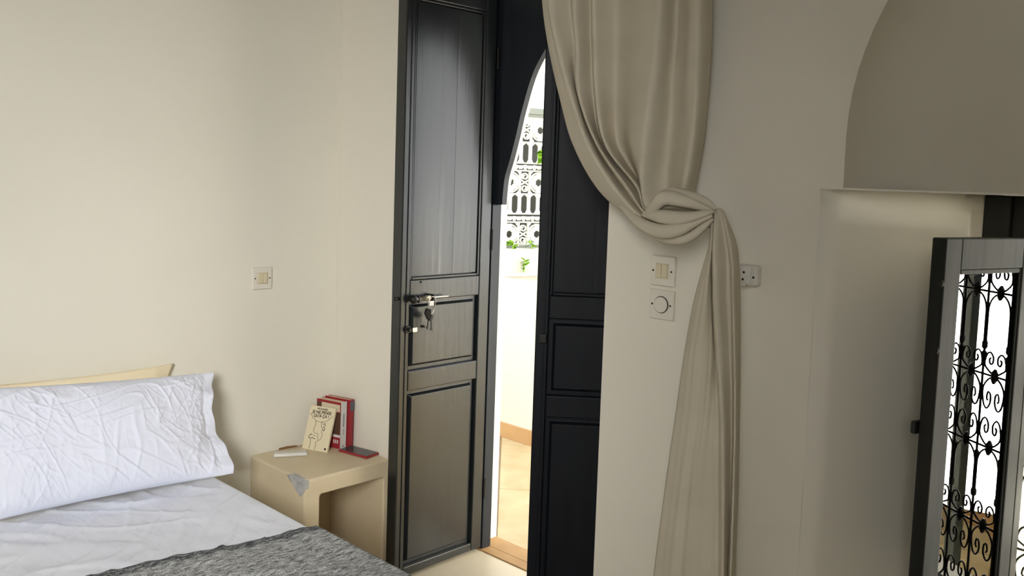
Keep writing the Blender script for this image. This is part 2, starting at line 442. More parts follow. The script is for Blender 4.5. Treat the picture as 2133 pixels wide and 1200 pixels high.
def leaf(root, W, H, t, mt, rich=True):
    """local: hinge at origin, X along the leaf, visible face at Y=0, body to Y=-t"""
    def part(name, bm, **k): return obj(name, bm, mt, root, local=True, **k)
    sx0, sx1 = .055, W-.042
    part('stile', bxm(.002, sx0, -t, 0, .008, H), bevel=.004)
    part('stile', bxm(sx1, W, -t, 0, .008, H), bevel=.004)
    part('edge_moulding', bxm(sx1+.012, sx1+.018, 0, .0035, .012, H-.004), bevel=.0012)
    rails = [(.008, .040), (.705, .778), (1.036, 1.112), (H-.075, H)]
    for a, b in rails: part('rail', bxm(sx0+.0003, sx1-.0003, -t+.001, -.001, a, b), bevel=.004)
    def raised(z0, z1, name='panel'):
        bm = bmesh.new()
        x0, x1 = sx0+.0003, sx1-.0003
        y0 = -.020; ya = -.006; i1 = .016; i2 = .024
        def ringv(x0, x1, z0, z1, y): return [bm.verts.new(c) for c in ((x0,y,z0),(x1,y,z0),(x1,y,z1),(x0,y,z1))]
        rs = [ringv(x0,x1,z0,z1,-t+.008), ringv(x0,x1,z0,z1,y0), ringv(x0+i1,x1-i1,z0+i1,z1-i1,y0), ringv(x0+i2,x1-i2,z0+i2,z1-i2,ya)]
        for k in range(3):
            for j in range(4): bm.faces.new((rs[k][j], rs[k][(j+1)%4], rs[k+1][(j+1)%4], rs[k+1][j]))
        bm.faces.new(rs[3]); bm.faces.new(list(reversed(rs[0])))
        part(name, bm, bevel=.0015)
    raised(.040, .705); raised(.778, 1.036)
    # the tall upper panel is made of boards that have opened at the seams
    z0, z1 = 1.1125, H-.0755
    part('panel_back', bxm(sx0+.0003, sx1-.0003, -t+.006, -.024, z0, z1))
    xs = [sx0+.014, sx0+.135, sx0+.205, sx1-.014]
    for k in range(3):
        a, b = xs[k], xs[k+1]
        bm = bmesh.new(); n = 14
        base = [bm.verts.new(c) for c in ((a,-.0238,z0+.012),(b,-.0238,z0+.012),(b,-.0238,z1-.012),(a,-.0238,z1-.012))]
        top = []
        grid_v = []
        for i in range(9):
            row = []
            for j in range(n+1):
                u = i/8; v = j/n; x = a+.0004+(b-a-.0008)*u; z = z0+.014+(z1-z0-.028)*v
                y = -.010 + [.0, -.0004, .0003][k] - .0003*(2*u-1)**4 + .0016*noise.noise(Vector((x*9, z*2.2, root.location.x)))
                row.append(bm.verts.new((x, y, z)))
            grid_v.append(row)
        for i in range(8):
            for j in range(n): bm.faces.new((grid_v[i][j], grid_v[i+1][j], grid_v[i+1][j+1], grid_v[i][j+1]))
        per = [grid_v[i][0] for i in range(9)]+[grid_v[8][j] for j in range(1, n+1)]+[grid_v[i][n] for i in range(7, -1, -1)]+[grid_v[0][j] for j in range(n-1, 0, -1)]
        low = [bm.verts.new((v.co.x, -.0238, v.co.z)) for v in per]
        for i in range(len(per)):
            e_ = bm.edges.get((per[i], per[(i+1) % len(per)]))
            if e_: e_.smooth = False
        for i in range(len(per)):
            j = (i+1) % len(per); bm.faces.new((per[i], per[j], low[j], low[i]))
        bm.faces.new(low)
        bmesh.ops.delete(bm, geom=base, context='VERTS')
        part('board', bm, smooth=True)
    # small beads round the upper panel
    for a, b, c, d in ((sx0, sx0+.010, z0, z1), (sx1-.010, sx1, z0, z1), (sx0+.0105, sx1-.0105, z0, z0+.010), (sx0+.0105, sx1-.0105, z1-.010, z1)):
        part('bead', bxm(a+.0004, b-.0002, -.0236, -.004, c+.0004, d-.0004), bevel=.003, segs=2)

LW, LH, LT = .443, 2.195, .052
door1 = struct(thing('door_1', None, None, (.4775, .3875, .006), radians(-90)), 'left black panelled door leaf, standing open into the room')
leaf(door1, LW, LH, LT, M['paint'])
for z in (.25, 1.25, 1.95):
    obj('hinge', tubm([(-.004, .004, z-.04), (-.004, .004, z+.04)], .0055, 10), M['darkmetal'], door1, local=True, smooth=False)
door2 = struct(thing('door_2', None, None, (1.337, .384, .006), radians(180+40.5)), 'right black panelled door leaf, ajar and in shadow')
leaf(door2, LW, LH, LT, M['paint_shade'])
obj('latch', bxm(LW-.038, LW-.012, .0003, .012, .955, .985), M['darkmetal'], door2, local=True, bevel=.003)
# bolt with its knob and the keyhole fitting on the open leaf   (local: x along leaf, y out of the face)
bolt = obj('bolt', tubm([(LW-.052, .020, 1.046), (LW-.118, .020, 1.047), (LW-.122, .020, 1.047), (LW-.1225, .020, 1.047), (LW-.1226, .020, 1.047), (LW-.208, .020, 1.046), (LW-.21, .02, 1.046)], [.010, .010, .010, .007, .0052, .0052, .003], 16), M['steel'], door1, local=True, smooth=True)
obj('knob', tubm([(LW-.056, .020, 1.046), (LW-.050, .020, 1.046), (LW-.038, .020, 1.046), (LW-.032, .020, 1.046)], [.010, .0155, .0155, .009], 18), M['darkmetal'], door1, local=True, smooth=True)
obj('bolt_bracket', bxm(LW-.135, LW-.125, .0003, .034, 1.034, 1.060), M['darkmetal'], door1, local=True, bevel=.003)
obj('bolt_bracket', bxm(LW-.066, LW-.058, .0003, .032, 1.033, 1.059), M['darkmetal'], door1, local=True, bevel=.003)
obj('bolt_tail', tubm([(LW+.0, -.010, 1.048), (LW+.012, -.010, 1.048), (LW+.020, -.010, 1.048), (LW+.024, -.010, 1.048)], [.006, .006, .009, .004], 12), M['darkmetal'], door1, local=True, smooth=True)
obj('screw', tubm([(LW-.094, .0, 1.104), (LW-.094, .003, 1.104)], .004, 10), M['darkmetal'], door1, local=True)
lk = obj('lock_cylinder', tubm([(LW-.034, .0003, .935), (LW-.034, .006, .935), (LW-.034, .0065, .935), (LW-.034, .022, .935)], [.014, .014, .007, .007], 16), M['darkmetal'], door1, local=True)
obj('lock_key', bxm(LW-.062, LW-.040, .022, .0245, .927, .943), M['steel'], door1, local=True, bevel=.002)
obj('keyhole', tubm([(LW-.112, -.006, .938), (LW-.112, .002, .938)], .0045, 10), M['hole'], door1, local=True)

# keys hanging on the bolt
kp = door1.matrix_basis @ Vector((LW-.117, .020, 1.047))
keys = thing('key_ring', 'steel ring with dark keys hanging from the door bolt', 'keys', kp, radians(-90))
rc = (-.004, -.032)
bm = bmesh.new()
ring = [(-.004+.033*sin(a)*.55, .010+.006*cos(a), -.028+.034*cos(a)) for a in [2*pi*i/28 for i in range(29)]]
tube(bm, ring, .0016, 6, cap=False)
obj('ring', bm, M['steel'], keys, local=True, smooth=True)
obj('fob', bxm(-.012, .010, .012, .015, -.028, -.010), M['white_plastic'], keys, local=True, bevel=.004)
def key_bm(x, z, rot, L):
    bm = bmesh.new()
    c, s = cos(rot), sin(rot)
    T_ = lambda px, pz: (x+px*c-pz*s, z+px*s+pz*c)
    head = [T_(.011*cos(a), -.010+.012*sin(a)) for a in [2*pi*i/14 for i in range(14)]]
    prism(bm, head, [], .008, .011)
    prism(bm, [T_(-.0028, -.021), T_(.0028, -.021), T_(.0028, -L), T_(-.0028, -L-.004)], [], .008, .0105)
    prism(bm, [T_(.0028, -L+.010), T_(.007, -L+.009), T_(.007, -L+.002), T_(.0028, -L+.001)], [], .008, .0105)
    return bm
obj('key', key_bm(.006, -.058, .12, .055), M['iron'], keys, local=True)
obj('key', key_bm(-.002, -.060, -.10, .060), M['iron'], keys, local=True)
bm = bmesh.new(); prism(bm, [(.004, -.040), (.026, -.034), (.034, -.052), (.022, -.074), (.008, -.084)], [], .0115, .021)
obj('dark_tag', bm, M['hole'], keys, local=True, bevel=.003)

# ================================================================== window
win = struct(thing('window_1', None, None, (XC, .38, .43)), 'charcoal casement window set deep in the niche')
WY0, WY1 = .3285, .3985
HX = 2.389; XW = HX+.330           # hinge line of the open sash
WZ0, WZ1 = .432, 1.400
def wpart(name, bm, m=M['sash'], **k): return obj(name, bm, m, win, **k)
XL, XR = 2.2680, 2*XC-2.2680
wpart('frame_post', bxm(XL, HX-.062, WY0, WY1, .3805, 1.4975), bevel=.004)
wpart('frame_step', bxm(HX-.0615, HX-.004, WY0+.018, WY1, .3805, 1.4975), bevel=.004)
wpart('frame_post', bxm(2*XW-HX+.062, XR, WY0, WY1, .3805, 1.4975), bevel=.004)
wpart('frame_step', bxm(2*XW-HX+.004, 2*XW-HX+.0615, WY0+.018, WY1, .3805, 1.4975), bevel=.004)
wpart('frame_head', bxm(HX-.0035, 2*XW-HX+.0035, WY0+.004, WY1, 1.445, 1.4975), bevel=.004)
wpart('frame_head', bxm(HX-.0035, 2*XW-HX+.0035, WY0+.018, WY1, 1.408, 1.4445), bevel=.004)
wpart('frame_sill', bxm(HX-.0035, 2*XW-HX+.0035, WY0+.004, WY1, .3805, .4295), bevel=.004)
SW = .327; ST = .036; SH = WZ1-WZ0
def sash(root):
    """local: hinge at origin, X along the sash, room face at Y=0 (body to Y=-ST), Z from the sash bottom"""
    def part(name, bm, m=M['sash'], **k): return obj(name, bm, m, root, local=True, **k)
    a, b = .042, SW-.056
    part('stile', bxm(0, a, -ST, 0, 0, SH), bevel=.003)
    part('stile', bxm(b, SW, -ST, 0, 0, SH), bevel=.003)
    part('rail', bxm(a+.0002, b-.0002, -ST+.0005, -.0005, 0, .075), bevel=.003)
    part('rail', bxm(a+.0002, b-.0002, -ST+.0005, -.0005, SH-.070, SH), bevel=.003)
    for q in ((a+.0003, a+.005, .0755, SH-.0705), (b-.005, b-.0003, .0755, SH-.0705), (a+.0055, b-.0055, .0755, .087), (a+.0055, b-.0055, SH-.082, SH-.0705)):
        part('glazing_bead', bxm(q[0], q[1], -.009, -.0035, q[2], q[3]), bevel=.003)
    part('pane', bxm(a+.001, b-.001, -.0130, -.0095, .077, SH-.072), M['glass'])
SASH_OPEN = 17
s1 = thing('sash_tmp', None, None, (HX, WY0-.004, WZ0), radians(-90-SASH_OPEN))
s1.name = 'window_3'; struct(s1, 'glazed window sash with charcoal frame, opened into the niche')
sash(s1)
for z in (.868, .718):
    obj('hinge_pin', tubm([(SW+.000, -.004, z-.008), (SW+.002, -.004, z), (SW, -.004, z+.008)], [.002, .006, .002], 8), M['darkmetal'], s1, local=True)
obj('latch', bxm(SW-.030, SW+.012, -ST-.014, -ST-.0003, .52, .55), M['darkmetal'], s1, local=True, bevel=.004)
# right sash, opened the other way
s2 = struct(thing('window_4', None, None, (2*XW-HX, WY0-.004, WZ0), radians(-78)), 'right window sash, opened into the niche')
s2.scale = (1, 1, 1)
sash(s2)

post = struct(thing('gallery_post', None, None, (3.124, .777, 0)), 'dark green wooden gallery post outside the niche window')
PX0, PX1, PY0, PY1 = 3.098, 3.150, .762, .792
obj('shaft', bxm(PX0, PX1, PY0, PY1, .005, 1.3195), M['post'], post, bevel=.004)
obj('capital', bxm(PX0-.006, PX1+.006, PY0-.006, PY1+.006, 1.32, 1.345), M['post'], post, bevel=.004)
obj('neck', bxm(PX0+.006, PX1-.006, PY0+.006, PY1-.006, 1.3455, 1.375), M['post'], post, bevel=.003)
obj('upper_shaft', bxm(PX0-.003, PX1+.003, PY0-.003, PY1+.003, 1.3755, 2.6195), M['post'], post, bevel=.004)
# wrought iron grille outside the window
GY = .432
gr = thing('window_grille', 'black wrought iron grille with scrolls outside the niche window', 'grille', (XC, GY, .40))
def gobj(name, pts, r, closed=False):
    return obj(name, tubm([(x, GY, z) for x, z in pts], r, 6), M['iron'], gr, smooth=True)
pitch = .088; NB = 9
GX0, GX1 = HX-.020, HX-.020+8*pitch
NODES = [.395, .608, .822, 1.016, 1.240, 1.44]
for i in range(NB):
    x = GX0+i*pitch
    gobj('bar', [(x, .4005), (x, 1.474)], .0036)
    for z in (NODES[4]-.145, NODES[2]-.135, NODES[2]-.03, NODES[3]+.05):
        bm = bmesh.new(); tube(bm, [(x, GY, z-.012), (x, GY, z-.007), (x, GY, z+.007), (x, GY, z+.012)], [.004, .0075, .0075, .004], 8)
        obj('collar', bm, M['iron'], gr)
for z in NODES[1:5]: gobj('cross_bar', [(GX0, z), (GX1, z)], .0034)
for i in range(NB-1):
    xc = GX0+(i+.5)*pitch
    for z in NODES[1:5]:
        bm = bmesh.new(); tube(bm, [(xc, GY-.002, z-.020), (xc, GY, z-.009), (xc, GY, z+.009), (xc, GY+.002, z+.020)], [.003, .009, .009, .003], 8)
        obj('rosette', bm, M['iron'], gr)
    h = pitch/2-.004
    def scr(z, s, up_, reach=.085, R=.026):
        pts = [Vector((xc, z)), Vector((xc+s*h*.55, z+up_*.012)), Vector((xc+s*h*.96, z+up_*reach*.42)), Vector((xc+s*h*.84, z+up_*reach*.85)), Vector((xc+s*h*.52, z+up_*reach)),
               Vector((xc+s*h*.22, z+up_*reach*.82)), Vector((xc+s*h*.24, z+up_*reach*.56)), Vector((xc+s*h*.46, z+up_*reach*.50)), Vector((xc+s*h*.56, z+up_*reach*.68)), Vector((xc+s*h*.44, z+up_*reach*.76))]
        gobj('scroll', [tuple(spline(pts, k/30)) for k in range(31)], .0026)
    for s in (-1, 1):
        scr(NODES[4], s, 1, .075); scr(NODES[3], s, 1, .062); scr(NODES[3], s, -1, .090)
        scr(NODES[2], s, 1, .078); scr(NODES[1], s, 1, .060); scr(NODES[1], s, -1, .088); scr(NODES[0], s, 1, .085)
        for z, d, l in ((NODES[4], -1, .150), (NODES[2], -1, .140)):
            pts = [(xc+s*h*sin(k/8*pi/2), z+d*(.004+.050*(1-cos(k/8*pi/2)))) for k in range(9)]+[(xc+s*h, z+d*l)]
            gobj('arc', pts, .0026)

# ================================================================== wall fittings
def switch_plate(root, kind):
    """local: plate in x-z plane, facing -y, centred"""
    h = .0415; w_ = .040
    bm = bmesh.new(); box(bm, -w_, w_, -.010, 0, -h, h)
    obj('plate', bm, M['ivory'], root, local=True, bevel=.0035, segs=3)
    if kind == 'rocker':
        obj('rocker_frame', bxm(-.021, .021, -.0125, -.0101, -.021, .021), M['yellowed'], root, local=True, bevel=.001)
        for s in (-1, 1):
            bm = bmesh.new(); box(bm, s*.0097-.0090, s*.0097+.0090, -.0155, -.0126, -.0185, .0185)
            obj('rocker', bm, M['yellowed'], root, local=True, bevel=.0015)
    else:
        bm = bmesh.new(); tube(bm, [(0, -.0101, 0), (0, -.0112, 0)], .0238, 28); obj('ring_gap', bm, M['hole'], root, local=True)
        bm = bmesh.new(); tube(bm, [(0, -.0113, 0), (0, -.0138, 0), (0, -.0145, 0)], [.0218, .0218, .020], 28); obj('cover_disc', bm, M['ivory'], root, local=True)
    for s in (-1, 1):
        bm = bmesh.new(); tube(bm, [(s*.030, -.0101, 0), (s*.030, -.0112, 0)], .0028, 10); obj('screw', bm, M['hole'], root, local=True)
sw = thing('light_switch', 'cream double rocker switch on the wall above the bed side', 'light switch', (.0, -.336, 1.097), radians(90), None)
switch_plate(sw, 'rocker')
sw = thing('light_switch', 'cream double rocker switch between the door and the curtain', 'light switch', (1.5645, 0, 1.2585), 0)
switch_plate(sw, 'rocker')
sw = thing('blanking_plate', 'cream square plate with round cover, right below the rocker switch', 'wall plate', (1.566, 0, 1.165), 0)
switch_plate(sw, 'disc')
so = thing('wall_socket', 'small surface mounted white socket to the right of the curtain', 'socket', (1.828, 0, 1.274), 0)
obj('housing', bxm(-.030, .034, -.028, 0, -.027, .027), M['greyplastic'], so, local=True, bevel=.008, segs=3)
obj('face', bxm(-.016, .018, -.0315, -.0283, -.021, .022), M['greyplastic'], so, local=True, bevel=.003)
for x, z in ((-.001, .008), (-.003, -.010)):
    obj('socket_hole', tubm([(x, -.0316, z), (x, -.0322, z)], .0032, 12), M['hole'], so, local=True)
obj('screw', tubm([(.025, -.0283, -.003), (.025, -.030, -.003)], .003, 10), M['darkmetal'], so, local=True)
bm = bmesh.new(); prism(bm, [(-.052, .010), (-.046, .012), (-.046, -.012), (-.020, -.018), (.010, -.021), (.010, -.026), (-.022, -.024), (-.052, -.017)], [], -.040, -.028)
obj('clip', bm, M['ivory'], so, local=True, bevel=.002)
# ================================================================== nightstand
NH = .430
ns = thing('nightstand', 'beige polished plaster nightstand in the corner between bed and door', 'nightstand', (.187, -.187, 0))
bm = bmesh.new()
rr = .012
def arcpts(cx, cz, r, a0, a1, n=5): return [(cx+r*cos(a0+(a1-a0)*i/n), cz+r*sin(a0+(a1-a0)*i/n)) for i in range(n+1)]
op = [(-.311, .05), (-.032, .05)] + arcpts(-.032-rr, .366-rr, rr, 0, pi/2) + arcpts(-.311+rr, .366-rr, rr, pi/2, pi)
prism(bm, [(-.375, .001), (-.0015, .001), (-.0015, NH), (-.375, NH)], [op], .002, .374, axis='x')
obj('body', bm, M['tadelakt'], ns, bevel=.009, segs=3)
obj('back_panel', bxm(.003, .03, -.3108, -.0322, .0502, .3658), M['tadelakt'], ns)
bm = bmesh.new()
cp = [(.262, .424), (.285, .4312), (.32, .4318), (.352, .4315), (.3752, .428), (.3758, .404), (.371, .388), (.359, .370), (.346, .366), (.333, .376), (.318, .384), (.303, .400), (.283, .406), (.270, .415)]
mid = bm.verts.new((.335, -.3790, .405)); n = len(cp)
A_ = [bm.verts.new((x, -.3762-.0015*random.random(), z)) for x, z in cp]
B_ = [bm.verts.new((x+(.335-x)*.4, -.3785-.002*random.random(), z+(.405-z)*.4)) for x, z in cp]
C_ = [bm.verts.new((x, -.355-.006*random.random(), z)) for x, z in cp]
for i in range(n):
    j = (i+1) % n
    bm.faces.new((A_[i], A_[j], B_[j], B_[i])); bm.faces.new((B_[i], B_[j], mid)); bm.faces.new((A_[j], A_[i], C_[i], C_[j]))
bm.faces.new(C_)
pt = obj('chipped_corner', bm, M['bare'], ns); pt['label'] = 'chipped corner showing bare grey concrete'

# ================================================================== books and things on the nightstand
def book(name, label, loc, rz, lean, W, H, T, cm, group=None, spine=None):
    """local: front-left-bottom corner at origin, x across the cover, y into the book, z up; spine on the +x side"""
    o = thing(name, label, 'book', loc, 0, group)
    o.rotation_euler = (-lean, 0, rz)
    c = .0016
    obj('front_cover', bxm(0, W, 0, c, 0, H), cm, o, local=True, bevel=.0006, segs=1)
    obj('back_cover', bxm(0, W, T-c, T, 0, H), cm, o, local=True, bevel=.0006, segs=1)
    obj('spine', bxm(W-c, W+.0006, c+.0002, T-c-.0002, 0, H), spine or cm, o, local=True)
    obj('pages', bxm(.002, W-c-.0003, c+.0002, T-c-.0002, .002, H-.002), M['page'], o, local=True)
    return o
def text_part(name, body, size, loc, rot, m, parent, align='CENTER', shear=0):
    cu = bpy.data.curves.new('t', 'FONT'); cu.body = body; cu.size = size; cu.align_x = align; cu.align_y = 'CENTER'; cu.extrude = .0002; cu.offset = size*.02
    cu.resolution_u = 2
    t = bpy.data.objects.new('t', cu); COL.objects.link(t)
    dg = bpy.context.evaluated_depsgraph_get()
    me = bpy.data.meshes.new_from_object(t.evaluated_get(dg))
    bpy.data.objects.remove(t); bpy.data.curves.remove(cu)
    from mathutils import Euler
    me.transform(Matrix.Translation(loc) @ Euler(rot).to_matrix().to_4x4())
    me.materials.clear(); me.materials.append(m)
    o = bpy.data.objects.new(name, me); COL.objects.link(o); o.parent = parent
    return o
BZ = NH+.0005
b1 = book('paperback_book', 'cream paperback with line drawing leaning in front of the red books', (.049, -.181, BZ), radians(20), radians(19), .116, .168, .011, M['creamcover'])
text_part('author_print', 'WOLINSKI', .0105, (.058, -.0004, .158), (radians(90), 0, 0), M['ink'], b1)
text_part('title_print', 'JE NE PENSE', .0165, (.058, -.0004, .145), (radians(90), radians(-2), 0), M['ink'], b1)
text_part('title_print', "QU'À ÇA !", .0155, (.058, -.0004, .131), (radians(90), radians(-2), 0), M['ink'], b1)
def line(parent, pts, r=.0007, m=M['ink'], name='drawn_line'):
    return obj(name, tubm([(x, -.0004, z) for x, z in pts], r, 5), m, parent, local=True)
sp_ = [(.006+.104*i/20, .119-.010*sin(pi*i/20)+.02*abs(i/10-1)**3) for i in range(21)]
line(b1, sp_)
line(b1, [(.038, .112), (.040, .095), (.036, .082), (.038, .068), (.046, .063), (.054, .066), (.062, .062), (.060, .052), (.066, .044), (.064, .035)])
line(b1, [(.068, .112), (.066, .098), (.072, .086), (.078, .090), (.074, .076), (.080, .062), (.076, .045), (.068, .038)])
line(b1, [(.074, .102), (.084, .106), (.086, .098), (.078, .094), (.086, .088), (.084, .078), (.076, .082)], .0012)
line(b1, [(.026, .055), (.034, .058), (.046, .053), (.052, .056)]); line(b1, [(.030, .060), (.022, .052), (.020, .044), (.030, .042), (.036, .046), (.052, .043)], .0012)
line(b1, [(.030, .040), (.034, .022), (.032, .003)]); line(b1, [(.058, .036), (.060, .020), (.058, .003)])
obj('stamp', tubm([(.106, 0, .012), (.106, -.0006, .012)], .0045, 12), M['ink'], b1, local=True)
b2 = book('paperback_book', 'red illustrated paperback with white spine behind the cream one', (.034, -.1085, BZ), radians(15), radians(1.0), .122, .182, .034, M['red'], spine=M['spine'])
def patch(parent, x0, x1, z0, z1, m, name='cover_print', y=-.0008):
    return obj(name, bxm(x0, x1, y, -.0001, z0, z1), m, parent, local=True)
obj('spine_cover', bxm(.1227, .1236, .0, .034, 0, .182), M['spine'], b2, local=True)
patch(b2, .026, .118, .144, .172, M['page']); patch(b2, .030, .1215, .055, .141, M['brown']); patch(b2, .002, .024, .146, .172, M['brown'])
patch(b2, .085, .1215, .044, .054, M['spine'])
for k in range(3): patch(b2, .090+.009*k, .095+.009*k, .020, .034, M['spine'])
for z0, z1, w0 in ((.085, .145, .006), (.055, .078, .003), (.006, .014, .006)):
    for k in range(int((z1-z0)/.0075)):
        obj('spine_print', bxm(.1237, .1241, .017-w0/2, .017+w0/2, z0+k*.0075, z0+k*.0075+.0052), M['greyprint'], b2, local=True)
b3 = book('paperback_book', 'red book upright in the wall corner, rearmost of the three', (.030, -.0680, BZ), radians(15), radians(1), .128, .186, .022, M['red'])
obj('spine_band', bxm(.1287, .1293, 0, .022, .142, .180), M['greyprint'], b3, local=True)

pb = thing('charger', 'slim white charger lying on the nightstand beside the books', 'charger', (.099, -.262, BZ), radians(61))
obj('case', bxm(-.062, .062, -.020, .020, 0, .013), M['white_plastic'], pb, local=True, bevel=.005, segs=3)
obj('grey_inlay', bxm(-.048, .035, -.010, .010, .0131, .0136), M['greyplastic'], pb, local=True)
st = tag(obj('wooden_stick', tubm([(.020, -.262, BZ+.005), (.022, -.23, BZ+.006), (.028, -.19, BZ+.005)], [.004, .0045, .003], 8), M['stick']), 'thin brown stick lying behind the white charger', 'stick')
ph = thing('smartphone', 'dark phone in a red case lying at the nightstand edge', 'phone', (.238, -.050, BZ), radians(11))
obj('case', bxm(-.073, .073, -.035, .035, 0, .009), M['red'], ph, local=True, bevel=.003, segs=2)
obj('screen', bxm(-.070, .070, -.032, .032, .0091, .0098), M['glassblack'], ph, local=True, bevel=.0003, segs=1)

# ================================================================== bed
BT = .452
bed = thing('bed', 'bed with white fitted sheet, head against the left wall', 'bed', (1.03, -1.40, 0))
obj('bed_base', bxm(.03, 2.0, -2.14, -.68, .001, .2395), M['tadelakt'], bed, bevel=.01)
obj('mattress', bxm(.012, 2.038, -2.19, -.614, .24, BT-.012), M['sheet'], bed, bevel=.03, segs=4)
def ridged(v): return 1-abs(noise.noise(v))*2
def sheet_h(x, y):
    q = Vector((x*1.0, y*1.0, 0))
    wv = noise.noise(q*2.3)*.0060 + noise.noise(Vector((x*4+y*3, (y-x)*9, 2)))*.0038
    f = max(0, ridged(Vector((x*2.2+y*2.4+1.5, (x-y)*5.5, 7)))-.70)*.017
    f2 = max(0, ridged(Vector((x*3-y*1+8, (x+y)*8, 3)))-.76)*.017
    return wv+f+f2
bm = bmesh.new()
prof_ = []
Y0, Y1 = -.6035, -2.20
def edge(y_, s): return [(y_, .17), (y_, .25), (y_, .33), (y_, .39), (y_, .424)] + [(y_-s*(.026-.026*cos(a)), .424+.026*sin(a)) for a in (.3, .6, .9, 1.2, 1.57)]
e0 = edge(Y0, 1); e1 = [(y, z) for y, z in reversed(edge(Y1, -1))]
midp = [(Y0-.026+(Y1-Y0+.052)*i/190, .450) for i in range(1, 190)]
prof_ = e0+midp+e1
nx_ = 230
V = []
for i in range(nx_+1):
    x = .004+2.044*i/nx_; row = []
    for k, (y, z) in enumerate(prof_):
        top = z > .445
        h = sheet_h(x, y)
        if top: fade = min(1, (Y0-.02-y)/.04, (y-Y1-.02)/.04); row.append(bm.verts.new((x, y, z+max(0, fade)*h+.002)))
        else:
            dy = .004*noise.noise(Vector((x*7, z*3, 1 if k < 20 else 5))); row.append(bm.verts.new((x, y+dy*(1 if k < 20 else 1)*(1-z/.43), z)))
    V.append(row)
for i in range(nx_):
    for k in range(len(prof_)-1): bm.faces.new((V[i][k], V[i+1][k], V[i+1][k+1], V[i][k+1]))
obj('sheet', bm, M['sheet'], bed, smooth=True)

# throw
bm = bmesh.new()
def xe(y): return .808+(y+.607)*.143
def thr(dz):
    def f(u, v):
        y = -.612-v*1.50; x = xe(y)+u*.95+.004*noise.noise(Vector((u*3, y*6, 4)))
        z = BT+sheet_h(x, y)*min(1, max(0, (Y0-.02-y)/.04))+.0095+dz+.0012*noise.noise(Vector((x*30, y*30, 0)))
        return (x, y, z)
    return f
grid(bm, 130, 190, thr(0))
th = obj('throw_blanket', bm, M['throw'], smooth=True, solid=.006)
tag(th, 'grey black and white woven throw laid across the bed', 'blanket')

# pillows
def pillow(name, label, corners, T, m, flap=0.0, seed=0, amp=.006, nu=210, nv=120, back=.35, group=None):
    BR, BL, TR, TL = [Vector(c) for c in corners]
    bm = bmesh.new()
    nrm = (TR-BR).cross(BL-BR).normalized()
    if nrm.x < 0: nrm = -nrm
    def mid(u, v):
        p = (BR.lerp(BL, u)).lerp(TR.lerp(TL, u), v)
        # pinched outline: sides curve in between the corners
        cu = 1-(2*u-1)**2; cv = 1-(2*v-1)**2
        p = p + (TR-BR).normalized()*(-.010*cu*(2*v-1)) + (BL-BR).normalized()*(.022*cv*(1-2*u))
        return p
    def puff(u, v):
        uu = u if u > .5 else .5*max(0, (u-flap*.55)/(.5-flap*.55))
        a = max(0, 1-abs(2*uu-1)**2.6); b = max(0, 1-abs(2*v-1)**2.6)
        return (a**.8)*(b**.55)
    def wr(u, v, s):
        x = u*(BL-BR).length; y = v*(TR-BR).length
        p = Vector((x, y, s+seed))
        w_ = Vector((noise.noise(p*5), noise.noise(p*5+Vector((9, 0, 0))), 0))*.045
        h = 0
        for q, (an, fr, fl, th) in enumerate(((.15, 15, 4.5, .70), (-.35, 19, 5, .72), (.7, 17, 5, .74), (-.9, 20, 6, .74), (1.3, 22, 5, .74), (.3, 34, 9, .70), (-.6, 38, 10, .72))):
            ca, sa = cos(an), sin(an)
            a_ = (x+w_.x*.45)*ca+(y+w_.y*.45)*sa; b_ = -(x+w_.x)*sa+(y+w_.y)*ca
            mk_ = max(0, min(1, .5+2.2*noise.noise(Vector((x*5, y*5, seed+q*7+s)))))
            h += max(0, ridged(Vector((a_*fr, b_*fl, seed+q*3.7+s)))-th)/(1-th)*(.62 if q < 5 else .35)*mk_
        return h*amp + noise.noise(p*5)*amp*1.5
    def side(sg):
        def f(u, v):
            p = mid(u, v); k = puff(u, v)
            t = T*k*(1 if sg > 0 else back)
            e = min(1, min(u, 1-u, v, 1-v)*14)
            d = wr(u, v, 0 if sg > 0 else 30)*e
            q = p+nrm*(sg*(t+.0015)+d*(1 if sg > 0 else .4))
            if flap and u < flap*1.5:
                fl = (1-u/(flap*1.5)); q = q+nrm*(.022*fl*sin(v*pi*3.2+.8)+.008*fl*sin(v*27))+(BL-BR).normalized()*(-.012*fl*sin(v*pi*2.6-.6))
            return q
        return f
    g1 = grid(bm, nu, nv, side(1)); g2 = grid(bm, nu, nv, side(-1))
    # sew the border
    def brd(g): return [g[i][0] for i in range(nu+1)]+[g[nu][j] for j in range(1, nv+1)]+[g[i][nv] for i in range(nu-1, -1, -1)]+[g[0][j] for j in range(nv-1, 0, -1)]
    a, b = brd(g1), brd(g2)
    for i in range(len(a)):
        j = (i+1) % len(a); bm.faces.new((a[i], a[j], b[j], b[i]))
    o = obj(name, bm, m, smooth=True)
    tag(o, label, 'pillow', group)
    return o
pillow('pillow', 'crumpled white pillow leaning up at the head of the bed', ((.262, -.583, .470), (.212, -1.37, .474), (.098, -.578, .792), (.088, -1.37, .842)), .085, M['pillow'], flap=.09, seed=3, amp=.0070, back=.30, nu=300, nv=170)
pillow('pillow', 'cream pillow standing against the wall behind the white pillow', ((.050, -.700, .470), (.050, -1.42, .470), (.034, -.694, .822), (.034, -1.42, .838)), .022, M['cream'], flap=.05, seed=20, amp=.003, nu=110, nv=60, back=.7)
